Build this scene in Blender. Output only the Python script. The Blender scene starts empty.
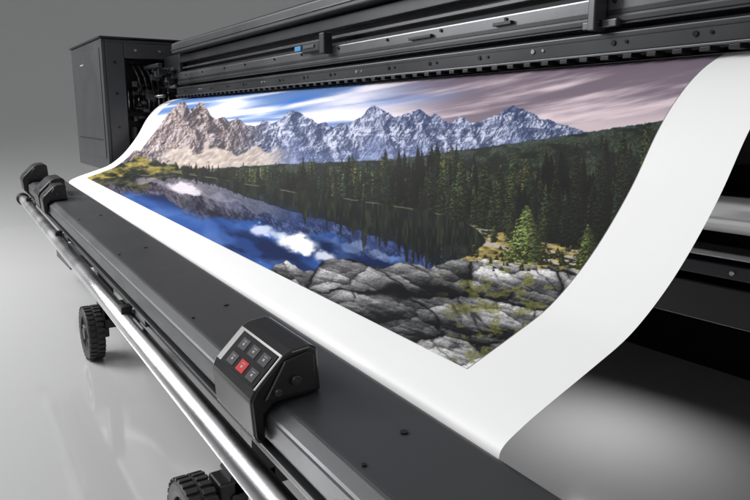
import bpy, bmesh, math, random
import numpy as np
from mathutils import Vector, Matrix
random.seed(4); rng = np.random.RandomState(7)
sc = bpy.context.scene; col = sc.collection
U = 0.3; CZ = 0.93                      # one unit = 0.3 m, camera level above floor
TH = math.radians(33.2); PT = math.radians(11.2)
FW = Vector((-math.cos(TH), math.sin(TH), 0)); RT = Vector((math.sin(TH), math.cos(TH), 0))
def P(x, y, z): return Vector((x*U, y*U, z*U + CZ))

# ------------------------------------------------------------------ materials
def mat(name, base, rough=.4, metal=0., spec=.5, bump=0., scale=300., var=0., coat=0., aniso=None):
    m = bpy.data.materials.new(name); m.use_nodes = True
    nt = m.node_tree; b = nt.nodes['Principled BSDF']
    b.inputs['Base Color'].default_value = (*base, 1); b.inputs['Roughness'].default_value = rough
    b.inputs['Metallic'].default_value = metal; b.inputs['Specular IOR Level'].default_value = spec
    if coat: b.inputs['Coat Weight'].default_value = coat; b.inputs['Coat Roughness'].default_value = .12
    tc = nt.nodes.new('ShaderNodeTexCoord')
    n = nt.nodes.new('ShaderNodeTexNoise'); n.inputs['Scale'].default_value = scale; n.inputs['Detail'].default_value = 3
    if aniso:
        mp = nt.nodes.new('ShaderNodeMapping'); mp.inputs['Scale'].default_value = aniso
        nt.links.new(tc.outputs['Object'], mp.inputs['Vector']); nt.links.new(mp.outputs[0], n.inputs['Vector'])
    else: nt.links.new(tc.outputs['Object'], n.inputs['Vector'])
    if bump:
        bp = nt.nodes.new('ShaderNodeBump'); bp.inputs['Strength'].default_value = bump; bp.inputs['Distance'].default_value = .0006
        nt.links.new(n.outputs['Fac'], bp.inputs['Height']); nt.links.new(bp.outputs[0], b.inputs['Normal'])
    n2 = nt.nodes.new('ShaderNodeTexNoise'); n2.inputs['Scale'].default_value = 5; n2.inputs['Detail'].default_value = 6
    nt.links.new(tc.outputs['Object'], n2.inputs['Vector'])
    mr = nt.nodes.new('ShaderNodeMapRange'); mr.inputs['From Min'].default_value = .3; mr.inputs['From Max'].default_value = .7
    mr.inputs['To Min'].default_value = max(.02, rough-.06-var); mr.inputs['To Max'].default_value = rough+.06+var
    nt.links.new(n2.outputs['Fac'], mr.inputs['Value']); nt.links.new(mr.outputs[0], b.inputs['Roughness'])
    return m
M = dict(
 body=mat('dark_powder_coat', (.036,.037,.040), .40, .25, .5, .25, 900),
 bar=mat('charcoal_anodised', (.046,.047,.051), .40, .40, .5, .2, 1100),
 step=mat('stepped_rail_grey', (.08,.082,.088), .34, .7, .5, .1, 900),
 black=mat('black_plastic', (.007,.007,.008), .35, 0, .4, .15, 800),
 gloss=mat('gloss_black', (.009,.009,.010), .22, 0, .45),
 panel=mat('matt_black_panel', (.006,.006,.007), .6, 0, .06),
 beam=mat('grey_anodised_beam', (.13,.132,.138), .30, .8, .5, .1, 700),
 beamd=mat('dark_grey_beam', (.034,.035,.038), .34, .55, .5, .1, 700),
 steel=mat('brushed_steel', (.60,.60,.61), .28, 1, .5, .2, 60, aniso=(4,300,300)),
 roller=mat('silver_roller', (.90,.90,.91), .20, .7),
 rail=mat('silver_rail', (.30,.30,.31), .3, .8),
 screw=mat('screw_black', (.012,.012,.012), .3, .6),
 screwl=mat('screw_bright', (.5,.5,.52), .25, 1),
 rubber=mat('rubber', (.016,.016,.017), .6, 0, .4, .4, 300),
 button=mat('grey_button', (.030,.030,.033), .55, 0, .12),
 icon=mat('pale_icon', (.26,.26,.27), .5, 0, .12),
 red=mat('red_button', (.36,.002,.005), .5, 0, .1),
 blue=mat('blue_label', (.02,.19,.38), .4),
 flag=mat('shade_flag_black', (.006,.006,.006), .9, 0, .05),
 paper=mat('white_paper', (.83,.83,.83), .5, 0, .35, .08, 1500),
)
nt = M['paper'].node_tree; pb = nt.nodes['Principled BSDF']; tl = nt.nodes.new('ShaderNodeBsdfTranslucent'); tl.inputs[0].default_value = (.9,.9,.9,1)
mx = nt.nodes.new('ShaderNodeMixShader'); mx.inputs[0].default_value = .18
nt.links.new(pb.outputs[0], mx.inputs[1]); nt.links.new(tl.outputs[0], mx.inputs[2]); nt.links.new(mx.outputs[0], nt.nodes['Material Output'].inputs['Surface'])

# ------------------------------------------------------------------ mesh helpers
ROOT = P(-6, 2.6, -3.1)
def near_shear(p):                       # slight toe-in of the front carrier relative to the gantry
    d = -1.65 - p[0]
    return (p[0], p[1] + .024*d, p[2] + .016*d)
def back_shear(p):
    d = -1.65 - p[0]
    return (p[0], p[1], p[2] - .0066*d)
ident = lambda p: p
def addv(bm, p, sh=ident):
    return bm.verts.new(P(*sh(p)) - ROOT)
def prism(bm, prof, x0, x1, sh=ident, n=1):
    rings = [[addv(bm, (x0+(x1-x0)*i/n, y, z), sh) for y, z in prof] for i in range(n+1)]
    k = len(prof)
    for a, b in zip(rings[:-1], rings[1:]):
        for i in range(k): bm.faces.new((a[i], a[(i+1) % k], b[(i+1) % k], b[i]))
    bm.faces.new(rings[0]); bm.faces.new(rings[-1])
    return bm
def box(bm, x0, x1, y0, y1, z0, z1, sh=ident):
    return prism(bm, [(y0,z0),(y1,z0),(y1,z1),(y0,z1)], x0, x1, sh)
def cyl(bm, a, b, r, seg=24, sh=ident, r2=None, caps=True):
    A = P(*sh(a)) - ROOT; B = P(*sh(b)) - ROOT; d = (B-A).normalized()
    s = d.cross(Vector((0,0,1)));  s = s.normalized() if s.length > .01 else Vector((1,0,0)); t = d.cross(s)
    r2 = r if r2 is None else r2
    R0, R1 = [], []
    for i in range(seg):
        an = 2*math.pi*i/seg; o = s*math.cos(an)+t*math.sin(an)
        R0.append(bm.verts.new(A+o*r*U)); R1.append(bm.verts.new(B+o*r2*U))
    for i in range(seg): f = bm.faces.new((R0[i],R0[(i+1)%seg],R1[(i+1)%seg],R1[i])); f.smooth = True
    if caps: bm.faces.new(R0); bm.faces.new(R1)
    return bm
def path_tube(bm, pts, r, seg=8, sh=ident):
    for a, b in zip(pts[:-1], pts[1:]): cyl(bm, a, b, r, seg, sh)
    return bm
def obj(name, bm, m, parent=None, bevel=.0, label=None, seg=2):
    bmesh.ops.recalc_face_normals(bm, faces=bm.faces)
    me = bpy.data.meshes.new(name); bm.to_mesh(me); bm.free()
    o = bpy.data.objects.new(name, me); col.objects.link(o); me.materials.append(m)
    if parent: o.parent = parent
    if bevel:
        md = o.modifiers.new('bevel', 'BEVEL'); md.width = bevel; md.segments = seg; md.limit_method = 'ANGLE'; md.angle_limit = math.radians(25)
    if label: o['label'] = label
    return o
B = bmesh.new

# ------------------------------------------------------------------ setting: seamless studio floor and backdrop
def lathe_sweep(name, prof, m, n=96):
    bm = B(); rings = []
    for r, z in prof:
        rings.append([bm.verts.new((-1.8 + r*math.cos(2*math.pi*i/n), .6 + r*math.sin(2*math.pi*i/n), z)) for i in range(n)])
    if prof[0][0] < 1: bm.faces.new(rings[0])
    for a, b in zip(rings[:-1], rings[1:]):
        for i in range(n):
            f = bm.faces.new((a[i], a[(i+1)%n], b[(i+1)%n], b[i])); f.smooth = True
    me = bpy.data.meshes.new(name); bm.to_mesh(me); bm.free()
    o = bpy.data.objects.new(name, me); col.objects.link(o); me.materials.append(m); o['kind'] = 'structure'
    return o
mfl = bpy.data.materials.new('studio_floor'); mfl.use_nodes = True; nt = mfl.node_tree; b = nt.nodes['Principled BSDF']
geo = nt.nodes.new('ShaderNodeNewGeometry'); sub = nt.nodes.new('ShaderNodeVectorMath'); sub.operation = 'DISTANCE'; sub.inputs[1].default_value = (-1.8,.6,0)
nt.links.new(geo.outputs['Position'], sub.inputs[0])
def mapr(a, b_, c, d):
    r = nt.nodes.new('ShaderNodeMapRange'); r.interpolation_type = 'SMOOTHSTEP'
    for k, v in zip(('From Min','From Max','To Min','To Max'), (a,b_,c,d)): r.inputs[k].default_value = v
    nt.links.new(sub.outputs['Value'], r.inputs['Value']); return r
rb_ = mapr(2.2, 8.5, .44, .43); cmb = nt.nodes.new('ShaderNodeCombineColor')
for k in range(3): nt.links.new(rb_.outputs[0], cmb.inputs[k])
nt.links.new(cmb.outputs[0], b.inputs['Base Color'])
b.inputs['IOR'].default_value = 2.6
rr_ = mapr(3.0, 7.5, .05, .6)
nz = nt.nodes.new('ShaderNodeTexNoise'); nz.inputs['Scale'].default_value = 3; nz.inputs['Detail'].default_value = 5
nt.links.new(geo.outputs['Position'], nz.inputs['Vector'])
ma = nt.nodes.new('ShaderNodeMath'); ma.operation = 'MULTIPLY_ADD'; ma.inputs[1].default_value = .07
nt.links.new(nz.outputs['Fac'], ma.inputs[0]); nt.links.new(rr_.outputs[0], ma.inputs[2]); nt.links.new(ma.outputs[0], b.inputs['Roughness'])
sp_ = mapr(3.0, 7.5, .7, .1); nt.links.new(sp_.outputs[0], b.inputs['Specular IOR Level'])
lathe_sweep('floor', [(.5,0),(2,0),(3,0),(4,0),(4.6,0)], mfl)
cove = [(4.6,0)]
for i in range(1, 33):
    a = math.radians(90*i/32); cove.append((4.6+4*math.sin(a), 4*(1-math.cos(a))))
cove += [(8.6, 7)]
lathe_sweep('backdrop', cove, mfl)
# black flag added behind the machine, stands in for the dark space below it
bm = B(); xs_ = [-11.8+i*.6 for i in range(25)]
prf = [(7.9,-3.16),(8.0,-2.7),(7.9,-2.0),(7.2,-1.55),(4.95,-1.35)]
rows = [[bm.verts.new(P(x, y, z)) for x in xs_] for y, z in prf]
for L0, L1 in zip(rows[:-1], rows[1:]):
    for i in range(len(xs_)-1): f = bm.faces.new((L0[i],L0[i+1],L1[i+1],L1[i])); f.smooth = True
me = bpy.data.meshes.new('added_shade_flag'); bm.to_mesh(me); bm.free(); me.materials.append(M['flag'])
fl = bpy.data.objects.new('added_shade_flag', me); col.objects.link(fl); fl['kind'] = 'structure'

# ------------------------------------------------------------------ the printer
pr = bpy.data.objects.new('wide_format_printer', None); col.objects.link(pr); pr.location = ROOT
pr['label'] = 'long black wide format printer feeding out the mountain lake print'
pr['category'] = 'printer'

bm = B()
X0, X1, Y0, Y1, ZB, ZT = -14.6, -12.0, 2.56, 4.5, -.93, 1.22
t = .06
box(bm, X0, X1, Y0, Y0+t, ZB, ZT)                     # front
box(bm, X0, X0+t, Y0+t, Y1, ZB, ZT)                   # far side
box(bm, X0+t, X1, Y0+t, Y1, ZT-t, ZT)                 # top
box(bm, X0+t, X1, Y0+t, Y1, ZB, ZB+t)                 # bottom
box(bm, X0+t, X1, Y1-t, Y1, ZB+t, ZT-t)
box(bm, X1-t, X1, Y0+t, Y0+.36, ZB+t, ZT-t)           # front strip of the inner side
box(bm, X1-t, X1, Y0+.36, Y1-t, ZT-.30, ZT-t)         # upper strip
housing = obj('tower_housing', bm, M['body'], pr, .004)
bm = B(); box(bm, X0-.02, X1+.03, Y0-.03, Y1+.02, ZT+.003, ZT+.035); obj('housing_lid', bm, M['black'], housing, .003)
bm = B(); box(bm, -13.75, -13.45, Y0-.016, Y0-.011, .87, .89); obj('name_badge', bm, M['icon'], housing)
bm = B(); box(bm, -14.45, -12.15, Y0-.010, Y0-.003, -.72, 1.08); obj('front_panel', bm, M['body'], housing, .003)
bm = B(); box(bm, -14.3, -12.3, Y0-.014, Y0-.011, -.42, -.40); obj('panel_seam', bm, M['black'], housing)
for z in (-.75, -.2, .35, .85):
    bm = B(); cyl(bm, (X1-.01, Y0+.2, z), (X1+.012, Y0+.2, z), .022, 10); obj('screw', bm, M['screw'], housing)
for (y, z) in ((3.1,1.05),(3.5,1.05),(3.85,1.05)):
    bm = B(); cyl(bm, (X1-.01, y, z), (X1+.012, y, z), .022, 10); obj('screw', bm, M['screwl'], housing)
bm = B(); box(bm, X1-.75, X1-.70, Y0+.42, Y1-.1, ZB+.1, ZT-.1); obj('inner_panel', bm, M['black'], housing)
bm = B(); box(bm, -11.94, -11.1, 4.02, 4.08, -.9, 1.15); obj('back_panel', bm, M['black'], pr)
def mech(n, xr, yr_, zr, mats):
    for i in range(n):
        sx, sy, sz = random.uniform(.05,.2), random.uniform(.04,.14), random.uniform(.02,.10)
        x = random.uniform(*xr); y = random.uniform(*yr_); z = random.uniform(*zr)
        bm = B(); box(bm, x, x+sx, y, y+sy, z, z+sz)
        obj('mechanism_block', bm, M[random.choice(mats)], pr, .002)
mech(34, (-12.6,-12.0), (2.98,3.6), (-.55,.60), ['black','body','beamd','black','beam'])
mech(34, (-11.98,-11.35), (3.25,3.75), (.38,.74), ['black','beamd','beam','black','body'])
mech(16, (-12.25,-11.75), (3.0,3.4), (-.2,.40), ['beam','beamd','black','body'])
for i in range(9):
    bm = B(); y0_ = 3.0+i*.085
    cyl(bm, (X1-.25,y0_,.05),(X1-.25,y0_,.42+.03*(i%3)), .018, 12); obj('carriage_pin', bm, M['beam' if i % 2 else 'steel'], pr)
bm = B(); box(bm, -11.95, -11.12, 3.2, 3.28, .74, .80); box(bm, -11.95, -11.12, 3.55, 3.62, .60, .95); obj('carriage_rail_end', bm, M['beamd'], pr, .003)
bm = B(); cyl(bm, (-12.4,3.3,.30),(-11.2,3.3,.30), .025, 16); cyl(bm, (-12.4,3.5,.46),(-11.2,3.5,.46), .02, 16); obj('guide_shaft', bm, M['beam'], pr)
for i in range(6):
    y = 3.05+i*.1
    bm = B(); path_tube(bm, [(X1-.3,y,.85),(X1-.1,y+.03,.78),(X1+.05,y+.06,.62),(X1+.02,y+.1,.44),(X1-.2,y+.1,.30)], .014, 8)
    obj('ink_hose', bm, M['rubber'], pr)
bm = B(); box(bm, X1-.4, X1+.20, 2.96, 3.75, -.50, -.43); box(bm, X1-.02, X1+.20, 2.96, 3.0, -.43, -.2); obj('mechanism_tray', bm, M['beamd'], pr, .003)
bm = B(); box(bm, -14.1, -12.5, 3.0, 4.1, -3.1+.7, ZB-.003); box(bm, -14.0, -12.6, 1.9, 5.0, -2.65, -2.41); obj('tower_leg', bm, M['body'], pr, .004)

# gantry beams above the print
XL, XR = -11.08, 1.2
sb = back_shear
def strip(name, prof, m, bev=.002, sh=sb, xl=XL, xr=XR, n=1, label=None):
    bm = B(); prism(bm, prof, xl, xr, sh, n); return obj(name, bm, m, pr, bev, label)
strip('guide_strip', [(3.47,.372),(3.62,.372),(3.62,.50),(3.50,.50),(3.47,.485)], M['beamd'])
strip('guide_lip', [(3.445,.355),(3.6,.355),(3.6,.369),(3.445,.369)], M['beam'], .001)
strip('guide_groove', [(3.466,.455),(3.469,.455),(3.469,.462),(3.466,.462)], M['black'], 0)
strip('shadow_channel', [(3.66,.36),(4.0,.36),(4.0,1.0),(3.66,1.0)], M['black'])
strip('gantry_beam', [(3.50,.530),(3.64,.530),(3.64,.74),(3.56,.74),(3.50,.70)], M['beam'], .003)
strip('beam_groove', [(3.492,.592),(3.499,.592),(3.499,.618),(3.492,.618)], M['black'], 0)
strip('beam_inlay', [(3.485,.545),(3.498,.545),(3.498,.575),(3.485,.575)], M['beamd'], .001)
strip('carriage_rail', [(3.58,.785),(3.65,.785),(3.65,.812),(3.58,.812)], M['step'], .001)
strip('upper_beam', [(3.54,.875),(3.65,.875),(3.65,.985),(3.54,.985)], M['beamd'], .002)
strip('gantry_cover', [(3.42,1.01),(4.5,1.01),(4.5,1.20),(3.52,1.20),(3.42,1.15)], M['body'], .004)
strip('cover_trim', [(3.405,1.055),(3.418,1.055),(3.418,1.068),(3.405,1.068)], M['beam'], 0)
strip('rear_frame', [(4.09,.30),(4.5,.30),(4.5,1.0),(4.09,1.0)], M['black'])
strip('platen', [(3.72,.20),(4.04,.20),(4.04,.325),(3.72,.325)], M['beamd'])
XB = -12.2
strip('lower_frame', [(4.25,-.30),(4.6,-.30),(4.6,.19),(3.95,.19),(3.95,.05)], M['black'], .004, xl=XB)
strip('frame_rail', [(4.02,-.86),(4.25,-.86),(4.25,-.82),(4.02,-.82)], M['rail'], .003, xl=XB)
strip('frame_rail', [(4.05,-.99),(4.30,-.99),(4.30,-.90),(4.05,-.90)], M['beamd'], .003, xl=XB)
strip('base_beam', [(4.1,-1.30),(4.8,-1.42),(4.8,-1.05),(4.1,-1.05)], M['black'], .004, xl=XB)
strip('rear_cover', [(4.82,-1.45),(4.9,-1.45),(4.9,.3),(4.82,.3)], M['panel'], .004, xl=XB)
bm = B(); cyl(bm, (-12.2,3.84,-.56), (1.0,3.84,-.56), .105, 48, sb); obj('media_roller', bm, M['roller'], pr)
bm = B(); cyl(bm, (-12.2,4.45,-.62), (1.0,4.45,-.62), .14, 40, sb); obj('feed_roller', bm, M['black'], pr)
for x in (-1.32, -1.55, -1.9, -2.2):
    bm = B(); cyl(bm, (x,4.035,-.945), (x,4.055,-.945), .014, 12, sb); obj('screw', bm, M['screwl'], pr)
for i in range(18):
    x = -1.05 - i*.56-random.uniform(0,.12)
    for dx, rr_s in ((0,.016),(.09,.010)):
        bm = B(); cyl(bm, (x+dx,3.462,.425), (x+dx,3.475,.425), rr_s, 10, sb); obj('screw', bm, M['screw'] if i%4 else M['screwl'], pr)
for i in range(13):
    x = -1.2 - i*.78-random.uniform(0,.2)
    bm = B(); cyl(bm, (x,3.488,.67), (x,3.503,.67), .013, 10, sb); obj('screw', bm, M['screw'], pr)
for i in range(62):
    x = -1.35 - i*.158
    bm = B(); box(bm, x-.03, x+.03, 3.445, 3.54, .328, .353, sb); obj('pinch_roller', bm, M['black'], pr, .001)
for x, l in ((-1.7,.25),(-3.6,.18),(-4.5,.3)):
    bm = B(); box(bm, x-l, x, 3.47, 3.497, .63, .655, sb); obj('sensor_strip', bm, M['beamd'], pr, .001)
bm = B(); box(bm, -2.86, -2.81, 3.38, 3.49, .50, 1.0, sb); box(bm, -2.95, -2.70, 3.44, 3.485, .515, .56, sb); br = obj('beam_bracket', bm, M['beam'], pr, .002)
for z in (.54, .9):
    bm = B(); cyl(bm, (-2.80,3.43,z), (-2.82,3.43,z), .02, 10, sb); obj('screw', bm, M['screw'], br)
bm = B(); box(bm, -6.62, -6.25, 3.42, 3.5, .67, .77, sb); box(bm, -6.22, -6.12, 3.40, 3.5, .63, .83, sb); cr = obj('carriage_block', bm, M['beamd'], pr, .003)
bm = B(); box(bm, -6.80, -6.66, 3.42, 3.49, .695, .745, sb); obj('blue_tag', bm, M['blue'], cr, .002)
bm = B(); box(bm, -6.58, -6.35, 3.408, 3.418, .705, .735, sb); obj('carriage_plate', bm, M['beam'], cr, .001)

# front carrier bar
sn = near_shear
def fstrip(name, prof, m, bev=.003, xl=-12.3, xr=.6, label=None):
    bm = B(); prism(bm, prof, xl, xr, sn); return obj(name, bm, m, pr, bev, label)
fb = fstrip('front_bar', [(1.06,-1.36),(1.10,-1.38),(1.585,-1.38),(1.585,-1.19),(1.555,-1.178),(1.13,-1.205),(1.06,-1.245)], M['bar'], .004)
fstrip('bar_lip', [(1.045,-1.395),(1.30,-1.395),(1.30,-1.383),(1.045,-1.383)], M['beamd'], .001)
fstrip('lower_rail', [(1.14,-1.56),(1.22,-1.56),(1.22,-1.50),(1.30,-1.50),(1.30,-1.56),(1.36,-1.56),(1.36,-1.41),(1.14,-1.41)], M['black'], .003)
fstrip('rear_rail', [(1.40,-1.66),(1.58,-1.66),(1.58,-1.45),(1.40,-1.45)], M['black'], .003)
bm = B(); cyl(bm, (-12.75,1.03,-1.56), (.6,1.03,-1.56), .070, 48, sn); tube = obj('take_up_tube', bm, M['steel'], pr, label='satin steel tube')
bm = B(); cyl(bm, (-12.84,1.03,-1.56), (-12.70,1.03,-1.56), .10, 32, sn); obj('tube_cap', bm, M['black'], tube, .003)
for x in (-1.95, -3.9, -5.9, -7.9, -9.9):
    for (yy, rr) in ((1.40,.016),(1.16,.010)):
        xx = x+(.1 if yy < 1.3 else 0); zz = -1.197+.027*(yy-1.13)/.42
        bm = B(); cyl(bm, (xx,yy,zz-.006), (xx,yy,zz-.001), rr, 14, sn); obj('screw', bm, M['screw'], fb)
for x in (-5.1, -8.6, -11.9, -1.2):
    bm = B()
    box(bm, x-.05, x+.05, 1.0, 1.13, -1.50, -1.44, sn); box(bm, x-.05, x+.05, 1.08, 1.13, -1.64, -1.51, sn)
    o = obj('tube_bracket', bm, M['black'], pr, .003)
    bm = B(); cyl(bm, (x+.12,1.10,-1.47), (x+.02,1.10,-1.47), .03, 14, sn); obj('bolt', bm, M['beamd'], o)
    bm = B(); box(bm, x+.12, x+.42, 1.08, 1.125, -1.50, -1.44, sn); obj('clamp_arm', bm, M['body'], o, .002)

def control_box(x0, x1, s=1.0, full=True, label=None):
    yb, zb = 1.0, -1.20
    pf = [(1.0,-1.34),(.985,-1.17),(1.01,-1.12),(1.15,-.985),(1.19,-.965),(1.29,-.955),(1.325,-.98),(1.34,-1.19),(1.10,-1.20),(1.055,-1.24),(1.055,-1.36),(1.03,-1.37)]
    tr = lambda y, z: (yb+(y-yb)*s, zb+(z-zb)*(s if z > zb else 1))
    bm = B(); prism(bm, [tr(*p) for p in pf], x0, x1, sn)
    c = obj('control_box', bm, M['gloss'] if full else M['black'], pr, .005, label, 3)
    for xe, d in ((x1, .012), (x0, -.012)):
        bm = B(); cy, cz = 1.16, -1.13
        pp = [tr(cy+(y-cy)*.86, cz+(z-cz)*.86) for y, z in [(1.03,-1.18),(1.15,-.985),(1.29,-.955),(1.325,-.98),(1.33,-1.18)]]
        prism(bm, pp, xe+min(0,d)+.001, xe+max(0,d)+.001, sn); obj('end_plate', bm, M['black'], c, .002)
    for k in range(2 if full else 1):
        y, z = tr(*((1.20, -1.10) if k == 0 else (1.11, -1.14)))
        bm = B(); cyl(bm, (x1+.008,y,z), (x1+.035,y,z), .022*(1-.25*k), 20, sn); obj('knob', bm, M['beamd'], c, .001)
        bm = B(); cyl(bm, (x1+.030,y,z), (x1+.037,y,z), .012*(1-.25*k), 16, sn); obj('knob_face', bm, M['button'], c)
    A = np.array((1.01,-1.12)); E = np.array((1.15,-.985)); d = (E-A); nrm = np.array((-d[1], d[0])); nrm = nrm/np.hypot(*nrm)
    def quad(xa, xb, va, vb, h0, h1):
        a = A+d*va; b = A+d*vb
        return prism(B(), [tr(*p) for p in (a+nrm*h0, b+nrm*h0, b+nrm*h1, a+nrm*h1)], xa, xb, sn)
    L = x1-x0
    if full:
        obj('button_panel', quad(x0+.14*L, x0+.95*L, .0, .94, .001, .004), M['panel'], c, .001)
    for r in range(2):
        for k in range(3):
            if not full and (r or k > 1): continue
            xa = x0+(.24+.24*k)*L; va = .08+.44*r
            isr = (full and r == 0 and k == 1)
            m = M['red'] if isr else M['button']
            obj('button', quad(xa, xa+.165*L, va, va+.30, .004, .0070), m, c, .001, 'red button' if isr else None)
            if full:
                obj('button_icon', quad(xa+.066*L, xa+.099*L, va+.11, va+.17, .0072, .0079), M['icon'], c)
                obj('button_icon', quad(xa+.05*L, xa+.115*L, va+.215, va+.23, .0072, .0079), M['icon'], c)
    return c
control_box(-2.95, -2.47, .93, True, 'large black control box with grey and red buttons')
control_box(-10.45, -9.9, 1.0, False); control_box(-9.75, -9.45, .85, False); control_box(-12.4, -12.0, 1.1, False)

def stand(x, y):
    bm = B(); box(bm, x-.12, x+.12, 1.66, 1.84, -2.6, -1.67); box(bm, x-.12, x+.12, y+.22, 2.5, -2.56, -2.40)
    st = obj('stand', bm, M['black'], pr, .006)
    zc = -2.75; yy = y
    bm = B(); box(bm, x-.10, x+.12, yy+.13, yy+.34, -2.70, -2.44); box(bm, x-.07, x+.07, yy+.12, yy+.20, -2.83, -2.5)
    obj('caster_fork', bm, M['black'], st, .005)
    bm = B(); cyl(bm, (x+.14,yy+.24,-2.56),(x+.12,yy+.24,-2.56), .03, 12); obj('bolt', bm, M['beamd'], st)
    ya, yb2 = yy-.10, yy+.10
    bm = B(); n = 30
    prof = [(ya+.01,.22),(ya,.26),(ya,.315),(ya+.025,.335),(yb2-.025,.335),(yb2,.315),(yb2,.26),(yb2-.01,.22)]
    rings = []
    for i in range(n*2):
        an = math.pi*i/n
        rings.append([addv(bm, (x+rr*math.cos(an), py, zc+rr*math.sin(an))) for py, rr in prof])
    for i in range(n*2):
        a, b = rings[i], rings[(i+1) % (n*2)]
        for k in range(len(prof)-1): bm.faces.new((a[k],a[k+1],b[k+1],b[k]))
        bm.faces.new((a[-1],a[0],b[0],b[-1]))
    for i in range(n):
        an = 2*math.pi*i/n; da = math.pi/n*.6
        for (q0, q1, o_) in ((ya+.004, (ya+yb2)/2-.01, 0), ((ya+yb2)/2+.01, yb2-.004, math.pi/n)):
            vs = []
            for py in (q0, q1):
                for (aa, rr) in ((an-da,.33),(an+da,.33),(an+da,.350),(an-da,.350)):
                    vs.append(addv(bm, (x+rr*math.cos(aa+o_), py, zc+rr*math.sin(aa+o_))))
            for f in ((0,1,2,3),(4,5,6,7),(0,1,5,4),(1,2,6,5),(2,3,7,6),(3,0,4,7)): bm.faces.new([vs[q] for q in f])
    obj('tyre', bm, M['rubber'], st, .0015)
    bm = B(); ym = ya+.045
    for k in range(7):
        an = k*2*math.pi/7+.2; c0, s0 = math.cos(an), math.sin(an)
        cyl(bm, (x+.05*c0, ym, zc+.05*s0), (x+.23*c0, ym, zc+.23*s0), .026, 8)
    cyl(bm, (x, ya-.004, zc), (x, yb2+.01, zc), .075, 20)
    cyl(bm, (x, ym+.05, zc), (x, yb2-.02, zc), .225, 32)
    obj('rim', bm, M['body'], st, .001)
stand(-9.05, 1.56); stand(-4.18, 1.28)

# ------------------------------------------------------------------ the printed sheet
ctrl = [(1.612,-1.34),(1.612,-1.22),(1.635,-1.172),(1.72,-1.125),(1.835,-1.075),(2.14,-.955),(2.34,-.865),(2.60,-.66),(2.86,-.36),(3.04,-.08),(3.20,.10),(3.38,.235),(3.60,.325),(3.9,.345)]
def catmull(pts, n=24):
    out = []
    p = [pts[0]]+pts+[pts[-1]]
    for i in range(1, len(p)-2):
        a, b, c, d = [np.array(q) for q in p[i-1:i+3]]
        for k in range(n):
            s = k/n
            out.append(.5*((2*b)+(-a+c)*s+(2*a-5*b+4*c-d)*s*s+(-a+3*b-3*c+d)*s**3))
    out.append(np.array(pts[-1])); return np.array(out)
cur = catmull(ctrl); ds = np.r_[0, np.cumsum(np.hypot(*np.diff(cur, axis=0).T))]
# gentle rounding of the profile so the edge of the sheet has no kinks
su = np.linspace(0, ds[-1], 600); cy_ = np.interp(su, ds, cur[:,0]); cz_ = np.interp(su, ds, cur[:,1])
ker = np.hanning(61); ker /= ker.sum(); wgt = np.clip((su-.45)/.25, 0, 1)
for arr in (cy_, cz_):
    pad = np.r_[2*arr[0]-arr[30:0:-1], arr, 2*arr[-1]-arr[-2:-32:-1]]
    arr[:] = arr*(1-wgt)+np.convolve(pad, ker, 'valid')*wgt
cur = np.c_[cy_, cz_]; ds = su
def prof_at(s): return np.interp(s, ds, cur[:,0]), np.interp(s, ds, cur[:,1])
s_of_y = lambda y: np.interp(y, cur[55:,0], ds[55:])
def sheet_pos(X, s):
    y, z = prof_at(s); d = -1.65 - X
    w = np.clip((3.6-y)/2.0, 0, 1)
    return X, y + .024*d*w, z + d*(.016*w - .0066*(1-w))
def grid_mesh(name, xs, ss, off):
    X, S = np.meshgrid(xs, ss)
    x, y, z = sheet_pos(X, S)
    co = np.stack([x*U, y*U, z*U+CZ], -1)
    du = np.gradient(co, axis=1); dv = np.gradient(co, axis=0); n = np.cross(du, dv); n /= np.linalg.norm(n, axis=-1, keepdims=True)+1e-12
    if n[..., 1].mean() > 0: n = -n
    co = co + n*off
    R, C_ = X.shape
    idx = np.arange(R*C_).reshape(R, C_)
    q = np.stack([idx[:-1,:-1], idx[:-1,1:], idx[1:,1:], idx[1:,:-1]], -1).reshape(-1,4)
    me = bpy.data.meshes.new(name)
    me.vertices.add(R*C_); me.vertices.foreach_set('co', (co).astype(np.float32).ravel())
    me.loops.add(q.size); me.loops.foreach_set('vertex_index', q.astype(np.int32).ravel())
    me.polygons.add(len(q)); me.polygons.foreach_set('loop_start', np.arange(0, q.size, 4, dtype=np.int32))
    me.polygons.foreach_set('loop_total', np.full(len(q), 4, dtype=np.int32))
    me.polygons.foreach_set('use_smooth', np.ones(len(q), dtype=bool))
    me.update(calc_edges=True); me.validate()
    return me, co
xs = np.linspace(-11.65, -1.65, 120)
me, _ = grid_mesh('paper_sheet', xs, np.linspace(0, ds[-1], 300), 0)
sheet = bpy.data.objects.new('printed_sheet', me); col.objects.link(sheet); me.materials.append(M['paper'])
sheet['label'] = 'curved white paper sheet with the mountain lake picture, sliding out over the front bar'; sheet['category'] = 'print'

# ---- the picture, painted procedurally (coordinates of the picture plane)
S2 = 2.0; x0p, y0p = 60, 20; Wp, Hp = int(700*S2), int(365*S2)
XX, YY = np.meshgrid(x0p+np.arange(Wp)/S2, y0p+np.arange(Hp)/S2)
TAB = rng.rand(256, 256)
def vn(x, y, sd=0):
    x = x+sd*17.3; y = y+sd*31.7
    xi = np.floor(x).astype(int); yi = np.floor(y).astype(int); fx = x-xi; fy = y-yi
    fx = fx*fx*(3-2*fx); fy = fy*fy*(3-2*fy)
    g = lambda a, b: TAB[a & 255, b & 255]
    return (g(xi,yi)*(1-fx)+g(xi+1,yi)*fx)*(1-fy)+(g(xi,yi+1)*(1-fx)+g(xi+1,yi+1)*fx)*fy
def fbm(x, y, sd=0, o=5, g=.5):
    r = 0; a = 1; t_ = 0
    for k in range(o):
        r = r+a*vn(x*2**k, y*2**k, sd+k*3); t_ += a; a *= g
    return r/t_
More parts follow.
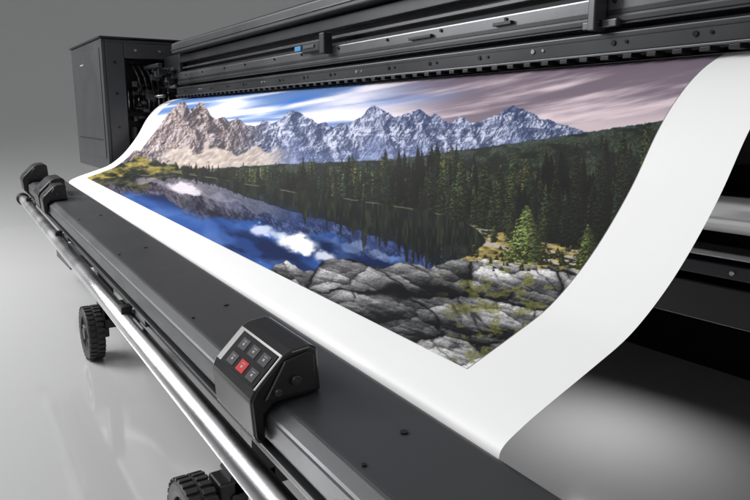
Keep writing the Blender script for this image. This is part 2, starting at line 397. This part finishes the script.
def rfbm(x, y, sd=0, o=5, g=.55):
    r = 0; a = 1; t_ = 0
    for k in range(o):
        r = r+a*(1-np.abs(2*vn(x*2**k, y*2**k, sd+k*3)-1)); t_ += a; a *= g
    return r/t_
def Cc(r, g, b): return np.array((r, g, b))/255.
def mix(a, b, t_): return a+(b-a)*np.clip(t_, 0, 1)[..., None]
def sm(a, b, x): t_ = np.clip((x-a)/(b-a), 0, 1); return t_*t_*(3-2*t_)
def ipl(pts, x): p = np.array(pts, float); return np.interp(x, p[:,0], p[:,1])
on3 = np.ones(XX.shape)[..., None]
# sky: long soft streaks fanning out to the upper right
ytop = 98-.0936*(XX-183)
dv = (YY-ytop)
fan = (YY-128)/(1+(XX-100)/230)
s1 = fbm(XX/95+fan*.03, fan/3.2+.014*XX, 1, 6, .5)
s2 = fbm(XX/120, fan/3.2+.016*XX, 5, 6, .52)
blue = mix(Cc(84,116,170)*on3, Cc(122,122,148), sm(300,470,XX))
cl = mix(Cc(224,218,228)*on3, Cc(192,176,186), sm(340,560,XX))
img = mix(blue, cl, sm(.36,.66, s1+.10*sm(320,450,XX)+.16*sm(8,40,dv)))
mv = mix(Cc(200,182,188)*on3, Cc(104,92,104), sm(.34,.66, s2+.20*(1-sm(0,38,dv))+.08*sm(560,700,XX)))
img = mix(img, mv, sm(350,480,XX)*.92)
img = mix(img, Cc(226,208,210), sm(440,600,XX)*sm(38,70,dv)*.65)
def gb(cx, cy, sx, sy, sl): return np.exp(-((XX-cx)/sx)**2-((YY-cy+sl*(XX-cx)+10*(s1-.5)+6*(fbm(XX/20,YY/7,7,4)-.5))/sy)**2)
img = mix(img, Cc(244,240,244), gb(232,103,24,5,.15)*.9)
img = mix(img, Cc(238,230,238), gb(350,98,46,7,.22)*.8)
img = mix(img, Cc(48,98,178), gb(292,101,24,4,.28)*.85)
img = mix(img, Cc(92,120,176), gb(405,101,50,5,.12)*.6)
img = mix(img, Cc(240,236,242), gb(262,110,18,4,.25)*.7)
# mountains
ridge = [(140,150),(150,138),(158,128),(166,116),(172,110),(178,104),(184,102),(190,109),(196,106),(202,101),(207,108),(211,115),(217,120),(224,115),(229,121),(238,118),(246,124),(256,126),(263,120),(272,124),(280,119),(287,113),(293,110),(299,111),(304,116),(311,119),(318,124),(326,122),(334,127),(341,123),(348,124),(356,118),(363,115),(369,108),(375,105),(381,108),(387,113),(394,117),(401,115),(410,112),(420,110),(430,115),(437,113),(444,120),(452,122),(460,117),(467,120),(475,124),(484,119),(492,117),(503,110),(509,108),(513,105),(523,108),(531,111),(540,118),(548,119),(562,125),(580,130),(600,134),(680,136)]
big = [(140,150),(172,112),(184,102),(193,112),(202,101),(214,122),(224,115),(232,124),(256,127),(263,119),(276,126),(293,110),(302,119),(310,116),(324,130),(340,121),(350,127),(375,105),(386,118),(394,113),(404,118),(418,110),(430,120),(440,113),(452,126),(462,117),(475,128),(500,111),(513,105),(526,116),(540,112),(562,128),(680,138)]
yr = ipl(ridge, XX)+5.5*(fbm(XX/7, XX*0, 3, 6, .62)-.5)
mm = sm(-.4, .5, YY-yr)
dpt = YY-yr
wx = XX+40*(fbm(XX/16, YY/18, 11, 6, .55)-.5)-dpt*.35
ysd = (ipl(big, wx+2)-ipl(big, wx-2))/4
wpx = XX+10*(fbm(XX/12,YY/12,12,5)-.5)
Hf = rfbm((wpx+.45*YY)/17, YY/22, 21, 6, .66)
Hf2 = rfbm((wpx-.60*YY)/12, YY/15, 23, 6, .66)
gx = (np.gradient(Hf, axis=1)*11+np.gradient(Hf2, axis=1)*8)*S2
gy_ = (np.gradient(Hf, axis=0)*9+np.gradient(Hf2, axis=0)*7)*S2
lit = .40-.24*np.clip(ysd*1.2, -1, 1)+.34*np.clip(gx+.55*gy_, -1.4, 1.4)
sl_ = YY+.30*XX*np.where(fbm(XX/45,YY/40,25,3) > .5, 1, -.5)*.5+12*fbm(XX/14,YY/11,28,5)
strata = fbm(XX/40, sl_/2.2, 29, 4)
lit = np.clip(lit+.28*(strata-.5)+.24*(fbm(XX/2,YY/1.6,26,3)-.5), 0, 1)
lf = 1-sm(225, 285, XX)
mdark = mix(Cc(42,52,82)*on3, Cc(52,46,54), lf)
mmid = mix(Cc(90,98,126)*on3, Cc(104,92,94), lf)
mlit = mix(Cc(164,168,190)*on3, Cc(172,156,150), lf)
mt = mix(mdark, mmid, sm(.10,.50,lit)); mt = mix(mt, mlit, sm(.54,.96,lit))
sn_ = sm(.52,.60, strata*.30+.72*fbm(XX/7,(YY+.2*XX)/4,31,6,.55))*(.15+.85*sm(.25,.6,lit))
mt = mix(mt, Cc(222,224,238), sn_*(.66-.46*lf))
mt = mix(mt, Cc(90,104,148), (sm(20,48,dpt)*.50+.08)*(1-lf))
sc_ = sm(.46,.58, fbm((XX+.8*YY)/13,(YY)/10,41,5)+.70*sm(134,160,YY)-.42)*(1-sm(262,300,XX))*sm(150,178,XX)
mt = mix(mt, Cc(190,176,166)*(.68+.50*fbm((XX+YY)/2.4,YY/3,44,3))[...,None], sc_*.9)
img = mix(img, mt, mm)
# distant wooded slopes
hill = ipl([(60,190),(190,170),(230,167),(300,163),(380,160),(430,154),(470,149),(520,142),(560,136),(600,130),(640,124),(680,118)], XX)+2.6*(fbm(XX/5,XX*0,51,4)-.5)
fh = mix(Cc(20,28,26)*on3, Cc(66,74,48), fbm(XX/1.8,YY/1.6,52,4)**1.9*1.4)
fh = mix(fh, Cc(80,90,104), .30*(1-sm(0,12,YY-hill)))
fh = mix(fh, Cc(10,16,14), sm(.44,.64,fbm(XX/16,YY/5,53,4))*.7)
img = mix(img, fh, sm(-.4,.6,YY-hill)*sm(180,230,XX))
# shore and land base
SH = [(60,186),(95,180),(120,176.5),(150,174.5),(175,172),(210,177),(250,184),(290,191),(330,196),(370,202),(410,208),(440,214),(462,221),(478,230),(486,240),(490,250)]
shore = ipl(SH, XX)+1.4*(fbm(XX/5,XX*0,55,3)-.5)
ltop = ipl([(60,182),(95,173),(120,165),(135,155),(150,158),(165,163),(200,168),(260,173),(320,178),(400,186),(440,192),(500,206),(700,250)], XX)+8*(fbm(XX/4,XX*0,57,3)-.5)
land = mix(Cc(6,10,8)*on3, Cc(34,40,22), fbm(XX/4,YY/3,58,5)**1.8*1.3)
land = mix(land, Cc(160,142,68)*(.5+.7*fbm(XX/3,YY/2,59,4))[...,None], (1-sm(150,215,XX))*sm(.38,.62,fbm(XX/12,YY/4,60,4))*.9)
img = mix(img, land, sm(-.3,1.2,YY-ltop))
# conifers
FN = rng.rand(Hp, Wp); FN2 = vn(XX/1.2, YY/1.0, 95); FN3 = vn(XX/2.6, YY/2.6, 96); FN4 = vn(XX/1.7,YY/.9,99)
LPM = fbm(XX/38, YY/26, 101, 3)
def tree(cx, by, h, hw, c, dark=.18, full=0.):
    a = max(0,int((by-h-1-y0p)*S2)); b = min(Hp,int((by+1-y0p)*S2)); l = max(0,int((cx-hw*1.3-2-x0p)*S2)); r = min(Wp,int((cx+hw*1.3+2-x0p)*S2))
    if b <= a or r <= l: return
    x = XX[a:b,l:r]; y = YY[a:b,l:r]; t_ = (y-(by-h))/h
    nl = max(4, h/random.uniform(3.6,5.6)); ph = random.random(); side = (x > cx); k = (x-cx)/hw
    saw = (t_*nl+ph+.45*side-.6*np.abs(k)+.9*FN3[a:b,l:r]) % 1.
    w = hw*(.04+.96*np.clip(t_,0,1)**.9)*(.52+.2*full+.36*saw)*(.62+.1*full+.80*FN2[a:b,l:r])*(1-.5*sm(.93,1,t_))
    m_ = sm(-.35,.35, w-np.abs(x-cx)-.25*(t_ < .12))*(t_ > 0)*(t_ < 1)
    tuft = np.clip(.50*(1-saw)+.75*FN4[a:b,l:r]+.40*FN[a:b,l:r]-.62+.1*full, 0, 1)
    br_ = dark+1.4*tuft*sm(.95,-.45,k)*(1.2-.75*t_*(1-full))
    img[a:b,l:r] = mix(img[a:b,l:r], np.clip(c*np.clip(br_,.08,2.)[...,None],0,1), m_)
GR = [(56,70,42),(70,82,46),(42,58,42),(90,90,50),(80,82,50),(48,62,46)]
def patch(x, y):
    i = int(np.clip((y-y0p)*S2,0,Hp-1)); j = int(np.clip((x-x0p)*S2,0,Wp-1)); v = float(LPM[i,j])
    return .35+1.3*max(0.,min(1.,(v-.36)/.26))
T = []
for i in range(320):                        # along the shore, growing towards the right
    x = 175+(random.random()**.8)*300; sy = float(ipl(SH, x))
    k = random.random()**1.2
    H = float(ipl([(170,7),(220,12),(280,20),(340,30),(400,41),(450,52),(500,58)], x))
    by = sy-H*.70*k+.4
    h = H*random.choice([.4,.55,.7,.9,1.15])*random.uniform(.85,1.1)*(1-.25*k)
    bright = random.uniform(.6,1.3)*patch(x,by-h*.5)
    T.append((x, by, max(4,h), max(1.4,h*random.uniform(.14,.23)), Cc(*random.choice(GR))*bright))
T.sort(key=lambda q: q[1])
for q in T: tree(*q)
# lake: mirror of the scene above plus cloud reflections
rd = YY-shore
wob = 1.0*(fbm(XX/18,YY/1.6,63,3)-.5)
srcy = shore-rd*ipl([(60,1.2),(200,1.30),(300,1.35),(400,1.25),(500,1.1)], XX)+wob*2
srcx = XX+wob
iy = np.clip(((srcy-y0p)*S2).astype(int), 0, Hp-1); ix = np.clip(((srcx-x0p)*S2).astype(int), 0, Wp-1)
mir = img[iy, ix]
lk = mir*mix(Cc(146,144,152)*on3, Cc(106,120,152), sm(180,300,XX))+Cc(2,5,11)
skyc = mix(Cc(14,30,70)*on3, Cc(42,78,144), sm(.34,.66,fbm((XX-.4*YY)/40,(YY-.32*XX)/20,61,4)))
skyc = mix(skyc, Cc(90,120,178), sm(.52,.75,fbm((XX)/30,(YY-.15*XX)/15,62,5))*.5)
mh = ipl([(60,10),(165,30),(184,52),(202,60),(214,50),(230,52),(262,44),(293,64),(310,54),(334,48),(375,76),(394,66),(418,78),(452,72),(513,90)], XX)/1.32+5*(fbm(XX/8,XX*0,69,4)-.5)
lk = mix(lk, skyc, sm(-2,2,rd-mh)*.95+.05)
cn = fbm((XX)/14,(YY)/10,64,6,.55)-.5
cn2 = fbm((XX)/10,(YY)/7,67,6,.58)
for bx_, by_, sx_, sy_, sl_, c_, k_ in [(185,189,18,5.0,.25,(216,208,216),.85),(150,181,16,3.5,.2,(150,142,156),.6),(207,212,26,5,.30,(20,22,38),.4),
  (298,244,19,9,.16,(238,238,244),1.),(262,230,13,6,.2,(210,214,232),.85),(326,258,12,6,.16,(224,226,238),.85),(280,236,8,4,.1,(226,228,240),.6),(238,242,22,6,.4,(44,84,156),.5),
  (354,247,17,6,.16,(140,156,190),.5),(202,222,20,6,.4,(62,96,162),.55),(386,257,14,4,.12,(150,164,194),.45),(228,204,16,5,.3,(150,150,174),.35)]:
    g_ = np.exp(-((XX-bx_+22*cn)/sx_)**2-((YY-by_-sl_*(XX-bx_)+16*cn)/sy_)**2)
    lk = mix(lk, Cc(*c_), sm(.12,.62,g_*(.45+1.1*cn2))*k_)
spk = 0
for f_s, a_ in ((11.,.5),(6.,.35),(3.4,.25)):
    ph_ = XX/f_s+3*vn(XX/25,XX*0,65+int(f_s)); tri = np.abs((ph_ % 1)-.5)*2
    spk = spk+a_*(1-tri)*vn(np.floor(ph_)*1.7,XX*0,72)*2.0
rl = ipl([(60,1),(200,4),(280,12),(340,24),(400,38),(450,42),(490,30)], XX)*(.34+1.1*spk)
refl = mix(Cc(8,12,11)*on3, Cc(46,52,32), vn(XX/1.8,YY/9,66)**1.7)
lk = mix(lk, refl, (1-sm(-1.5,1.5,rd-rl))*.88)
lk = lk*(.96+.08*fbm(XX/9,YY/1.1,67,3))[...,None]
lk = mix(lk, Cc(150,142,108), (1-sm(.2,1.0,np.abs(rd-.3)))*.6*sm(.50,.66,vn(XX/7,XX*0,68)))
rb = ipl([(60,400),(262,300),(268,276),(276,266),(286,261),(296,266),(304,272),(314,270),(322,262),(334,258),(350,260),(366,264),(384,268),(398,262),(412,264),(430,268),(452,260),(468,254),(480,249),(500,244),(700,236)], XX)+5*(fbm(XX/7,XX*0,70,3)-.5)
rs_ = ipl([(222,466),(230,478),(238,486),(246,484),(254,472),(262,458),(270,440)], YY)
lakem = sm(-.3,.5,YY-shore)*(1-sm(-.5,.8,YY-rb))*(1-sm(-1,1,XX-rs_+4*(vn(YY/3,YY*0,71)-.5)))
img = mix(img, lk, lakem)
# meadow on the right, curving round the end of the lake
mdw = mix(Cc(58,54,30)*on3, Cc(184,162,98), fbm((XX)/7,(YY-.15*XX)/2.2,75,5)*1.6-.25)
mdw = mix(mdw, Cc(30,38,20), sm(.52,.62,fbm(XX/12,YY/4,76,4)))
mdw = mix(mdw, Cc(164,156,148), sm(.58,.65,fbm(XX/12,(YY-.2*XX)/2.2,77,4)))
mk = (1-lakem)*sm(222,230,YY)*sm(452,462,XX)
img = mix(img, mdw, mk)
# rocks: rounded grey boulders, each lit from the upper left, split by cracks
ri = slice(int((235-y0p)*S2), Hp); ci = slice(int((250-x0p)*S2), int((650-x0p)*S2))
rx = XX[ri,ci]; ry = YY[ri,ci]
def boulders(sc_x, sc_y, n, seed, warp, sl=.24):
    wx_ = warp*(fbm(rx/(warp*1.1),ry/(warp*.8),seed,5)-.5); wy_ = warp*.7*(fbm(rx/(warp*1.1),ry/(warp*.8),seed+7,5)-.5)
    ux = (rx-.30*(ry-300)+wx_)/sc_x; uy = ((ry-300)-sl*(rx-400)+wy_)/sc_y
    r_ = np.random.RandomState(seed); pts = np.stack([r_.uniform(ux.min()-.5,ux.max()+.5,n), r_.uniform(uy.min()-.5,uy.max()+.5,n)],1)
    d1 = np.full(ux.shape, 1e9); d2 = d1.copy(); pid = np.zeros(ux.shape, int)
    for k, (a, b) in enumerate(pts):
        dd = .6*np.hypot(ux-a, uy-b)+.25*(np.abs(ux-a)+np.abs(uy-b)); nw = dd < d1
        d2 = np.where(nw, d1, np.minimum(d2, dd)); pid = np.where(nw, k, pid); d1 = np.where(nw, dd, d1)
    e = d2-d1
    px_ = ux-pts[pid,0]; py_ = uy-pts[pid,1]
    an = r_.uniform(.1,.9,n)[pid]
    return e, -(px_*np.sin(an)*.6+py_*np.cos(an)), r_.rand(n)[pid]
eA, lA, tA = boulders(40, 19, 46, 5, 16)
eB, lB, tB = boulders(17, 8, 200, 9, 8)
eC, lC, tC = boulders(7, 3.4, 620, 13, 4)
g1 = 4*rfbm((rx-.4*ry)/10,(ry-.3*rx)/4.2,85,6,.62)
fine = np.clip(np.gradient(g1, axis=1)*S2+1.2*np.gradient(g1, axis=0)*S2, -2.2, 2.2)
lay = fbm(rx/22, (ry-.30*rx+8*fbm(rx/15,ry/10,79,3))/2.0, 80, 4, .6)
shd = .46+.16*(tA-.5)+.42*np.clip(lA,-.8,.8)+.14*(tB-.5)+.30*np.clip(lB,-.7,.7)+.08*(tC-.5)+.14*np.clip(lC,-.6,.6)+.13*fine+.30*(lay-.5)
shd = shd*(.62+.38*sm(.0,.28,eA))*(.80+.20*sm(0,.25,eB))+.18*(fbm(rx/30,ry/14,86,5)-.5)
rk = mix(Cc(15,16,19)*np.ones(rx.shape)[...,None], Cc(206,204,204), np.clip(shd,0,1)**1.15)
rk = rk*(.78+.44*fbm(rx/1.1,ry/.9,87,3))[...,None]
rk = mix(rk, Cc(13,14,16), (1-sm(.02,.13,eB))*.65*sm(.40,.65,fbm(rx/12,ry/8,93,3)))
rk = mix(rk, Cc(7,8,10), (1-sm(.015,.04+.10*vn(rx/9,ry/6,88),eA))*.9)
moss = sm(.60,.65,fbm(rx/11,ry/6,90,5)+.04*sm(440,520,rx))*sm(420,470,rx)
rk = mix(rk, Cc(122,122,60)*(.45+.8*fbm(rx/2,ry/1.5,91,3))[...,None], moss*.6)
rm = sm(-.6,.6,ry-rb[ri,ci]-ipl([(200,0),(455,0),(470,8),(500,18),(540,26),(600,30),(700,34)],rx)-10*(fbm(rx/9,ry/5,93,3)-.5)*sm(440,480,rx))
img[ri,ci] = mix(img[ri,ci], rk, rm)
# forest on the right
T = []
fb_ = lambda x: float(ipl([(440,212),(470,222),(500,233),(530,238),(600,256),(680,260)], x))
ft_ = lambda x: float(ipl([(440,174),(470,164),(500,157),(560,148),(620,138),(680,126)], x))
fmask = sm(0,3,YY-ipl([(440,204),(470,200),(500,194),(560,182),(620,170),(680,160)],XX)-20*(fbm(XX/7,XX*0,97,4)-.5))*(1-sm(-3,3,YY-ipl([(440,212),(470,221),(500,231),(530,236),(600,250),(680,254)],XX)))*sm(440,456,XX)
img = mix(img, Cc(8,12,9)*(.4+fbm(XX/3,YY/4,98,3))[...,None], fmask*.97)
for i in range(150):
    x = 440+238*random.random()**.85; k = random.random()
    H = fb_(x)-ft_(x)
    tp = ft_(x)+H*(.52*k)+random.uniform(-5,10)
    by = tp+H*random.uniform(.36,.66)
    h = by-tp
    br = random.uniform(.5,1.2)*patch(x, by-h*.6)*(1 if x < 560 else .75)
    T.append((x, min(by,fb_(x)), h, h*random.uniform(.17,.28), Cc(*random.choice(GR))*br))
for x, by, h in ((430,208,40),(441,214,52),(453,218,42),(463,222,66),(474,225,44),(485,229,76),(500,232,52),(512,236,84),(556,244,84),(577,250,108),(602,256,122),(624,246,116),(645,230,108),(410,205,34),(396,203,26)):
    T.append((x, by, h, h*.19, Cc(66,78,46)*(.5+.55*patch(x,by-h*.6)), .12))
T.append((527,263,58,27,Cc(108,124,66),.20,.9)); T.append((546,243,54,12,Cc(76,92,52))); T.append((588,268,44,18,Cc(94,108,58),.2,.6)); T.append((494,243,20,6,Cc(96,108,60)))
T.append((510,243,28,8,Cc(88,100,54))); T.append((562,266,16,7,Cc(92,104,52)))
T.sort(key=lambda q: q[1])
for q in T: tree(*q)
for i in range(70):
    x = random.uniform(470, 600); y = random.uniform(246, 272); tree(x, y, random.uniform(2.5,6), random.uniform(2,4.5), Cc(120,118,60)*random.uniform(.6,1.2))
img = np.clip(img, 0, 1)
lin = np.where(img <= .04045, img/12.92, ((img+.055)/1.055)**2.4)
# ---- print surface, dense sheet just above the paper carrying the picture as vertex colour
q = np.linspace(0, 1, 1200); off_ = 1.3
da, db = 11.2+off_, 2.1+off_
xs = -(1/(1/da+q*(1/db-1/da))-off_)
ss = np.linspace(s_of_y(1.835), s_of_y(3.58), 680)
me, co = grid_mesh('landscape_picture', xs, ss, .0008)
c3 = co.reshape(-1,3)-np.array((0,0,CZ)); f_ = np.array(FW); r_ = np.array(RT)
hf = c3@f_; rr = c3@r_; zz = c3[:,2]
dep = math.cos(PT)*hf-math.sin(PT)*zz; up = math.sin(PT)*hf+math.cos(PT)*zz
px = 375+682*rr/dep; py = 250-682*up/dep
fxp = np.clip((px-x0p)*S2, 0, Wp-1.01); fyp = np.clip((py-y0p)*S2, 0, Hp-1.01)
xi = fxp.astype(int); yi = fyp.astype(int); fx = (fxp-xi)[:,None]; fy = (fyp-yi)[:,None]
cv = (lin[yi,xi]*(1-fx)+lin[yi,xi+1]*fx)*(1-fy)+(lin[yi+1,xi]*(1-fx)+lin[yi+1,xi+1]*fx)*fy
at = me.color_attributes.new('ink', 'FLOAT_COLOR', 'POINT')
at.data.foreach_set('color', np.c_[cv, np.ones(len(cv))].astype(np.float32).ravel())
mp = mat('printed_ink', (1,1,1), .6, 0, .12, .0, 1500)
va = mp.node_tree.nodes.new('ShaderNodeAttribute'); va.attribute_name = 'ink'
mp.node_tree.links.new(va.outputs['Color'], mp.node_tree.nodes['Principled BSDF'].inputs['Base Color'])
me.materials.append(mp)
pic = bpy.data.objects.new('landscape_picture', me); col.objects.link(pic); pic.parent = sheet
pic['label'] = 'colour picture of snowy mountains, a blue lake, conifers and grey rocks'

# ------------------------------------------------------------------ light
def area(loc, target, sx, sy, power, colr=(1,1,1), spread=180):
    l = bpy.data.lights.new('area_lamp', 'AREA'); l.shape = 'RECTANGLE'; l.size = sx; l.size_y = sy; l.energy = power; l.color = colr
    l.spread = math.radians(spread)
    o = bpy.data.objects.new('area_light', l); col.objects.link(o); o.location = loc
    o.rotation_euler = (Vector(target)-Vector(loc)).to_track_quat('-Z', 'Y').to_euler()
    return o
area((-2.4,-1.8,3.5), (-2.1,.6,.7), 4.2, 1.8, 124)
area((-5.6,-2.4,3.0), (-4.4,-1.0,0), 2.5, 2.5, 210, spread=120)
area((1.6,-.3,.9), (-.6,1.3,.55), .8, .6, 9)
area((.9,1.3,.80), (-1.0,1.1,.72), .5, .3, 3.5)  # small lamp added out of frame to put a bright streak on the roller
area((-1.25,1.75,.45), (-1.20,1.45,0), .35, .10, 2.0, spread=130)  # hidden lamp added behind the machine, its glow stands in for floor reflections
w = bpy.data.worlds.new('World'); sc.world = w; w.use_nodes = True
w.node_tree.nodes['Background'].inputs[0].default_value = (.82,.83,.85,1); w.node_tree.nodes['Background'].inputs[1].default_value = .47

# ------------------------------------------------------------------ camera
cam = bpy.data.cameras.new('camera'); co_ = bpy.data.objects.new('camera', cam); col.objects.link(co_); sc.camera = co_
cam.sensor_width = 36; cam.lens = 682/750*36; cam.clip_start = .01; cam.clip_end = 100
Fv = FW*math.cos(PT)-Vector((0,0,1))*math.sin(PT); Uv = FW*math.sin(PT)+Vector((0,0,1))*math.cos(PT)
m4 = Matrix((RT, Uv, -Fv)).transposed().to_4x4(); m4.translation = Vector((0,0,CZ)); co_.matrix_world = m4
sc.view_settings.view_transform = 'Standard'; sc.view_settings.look = 'None'; sc.view_settings.exposure = 0
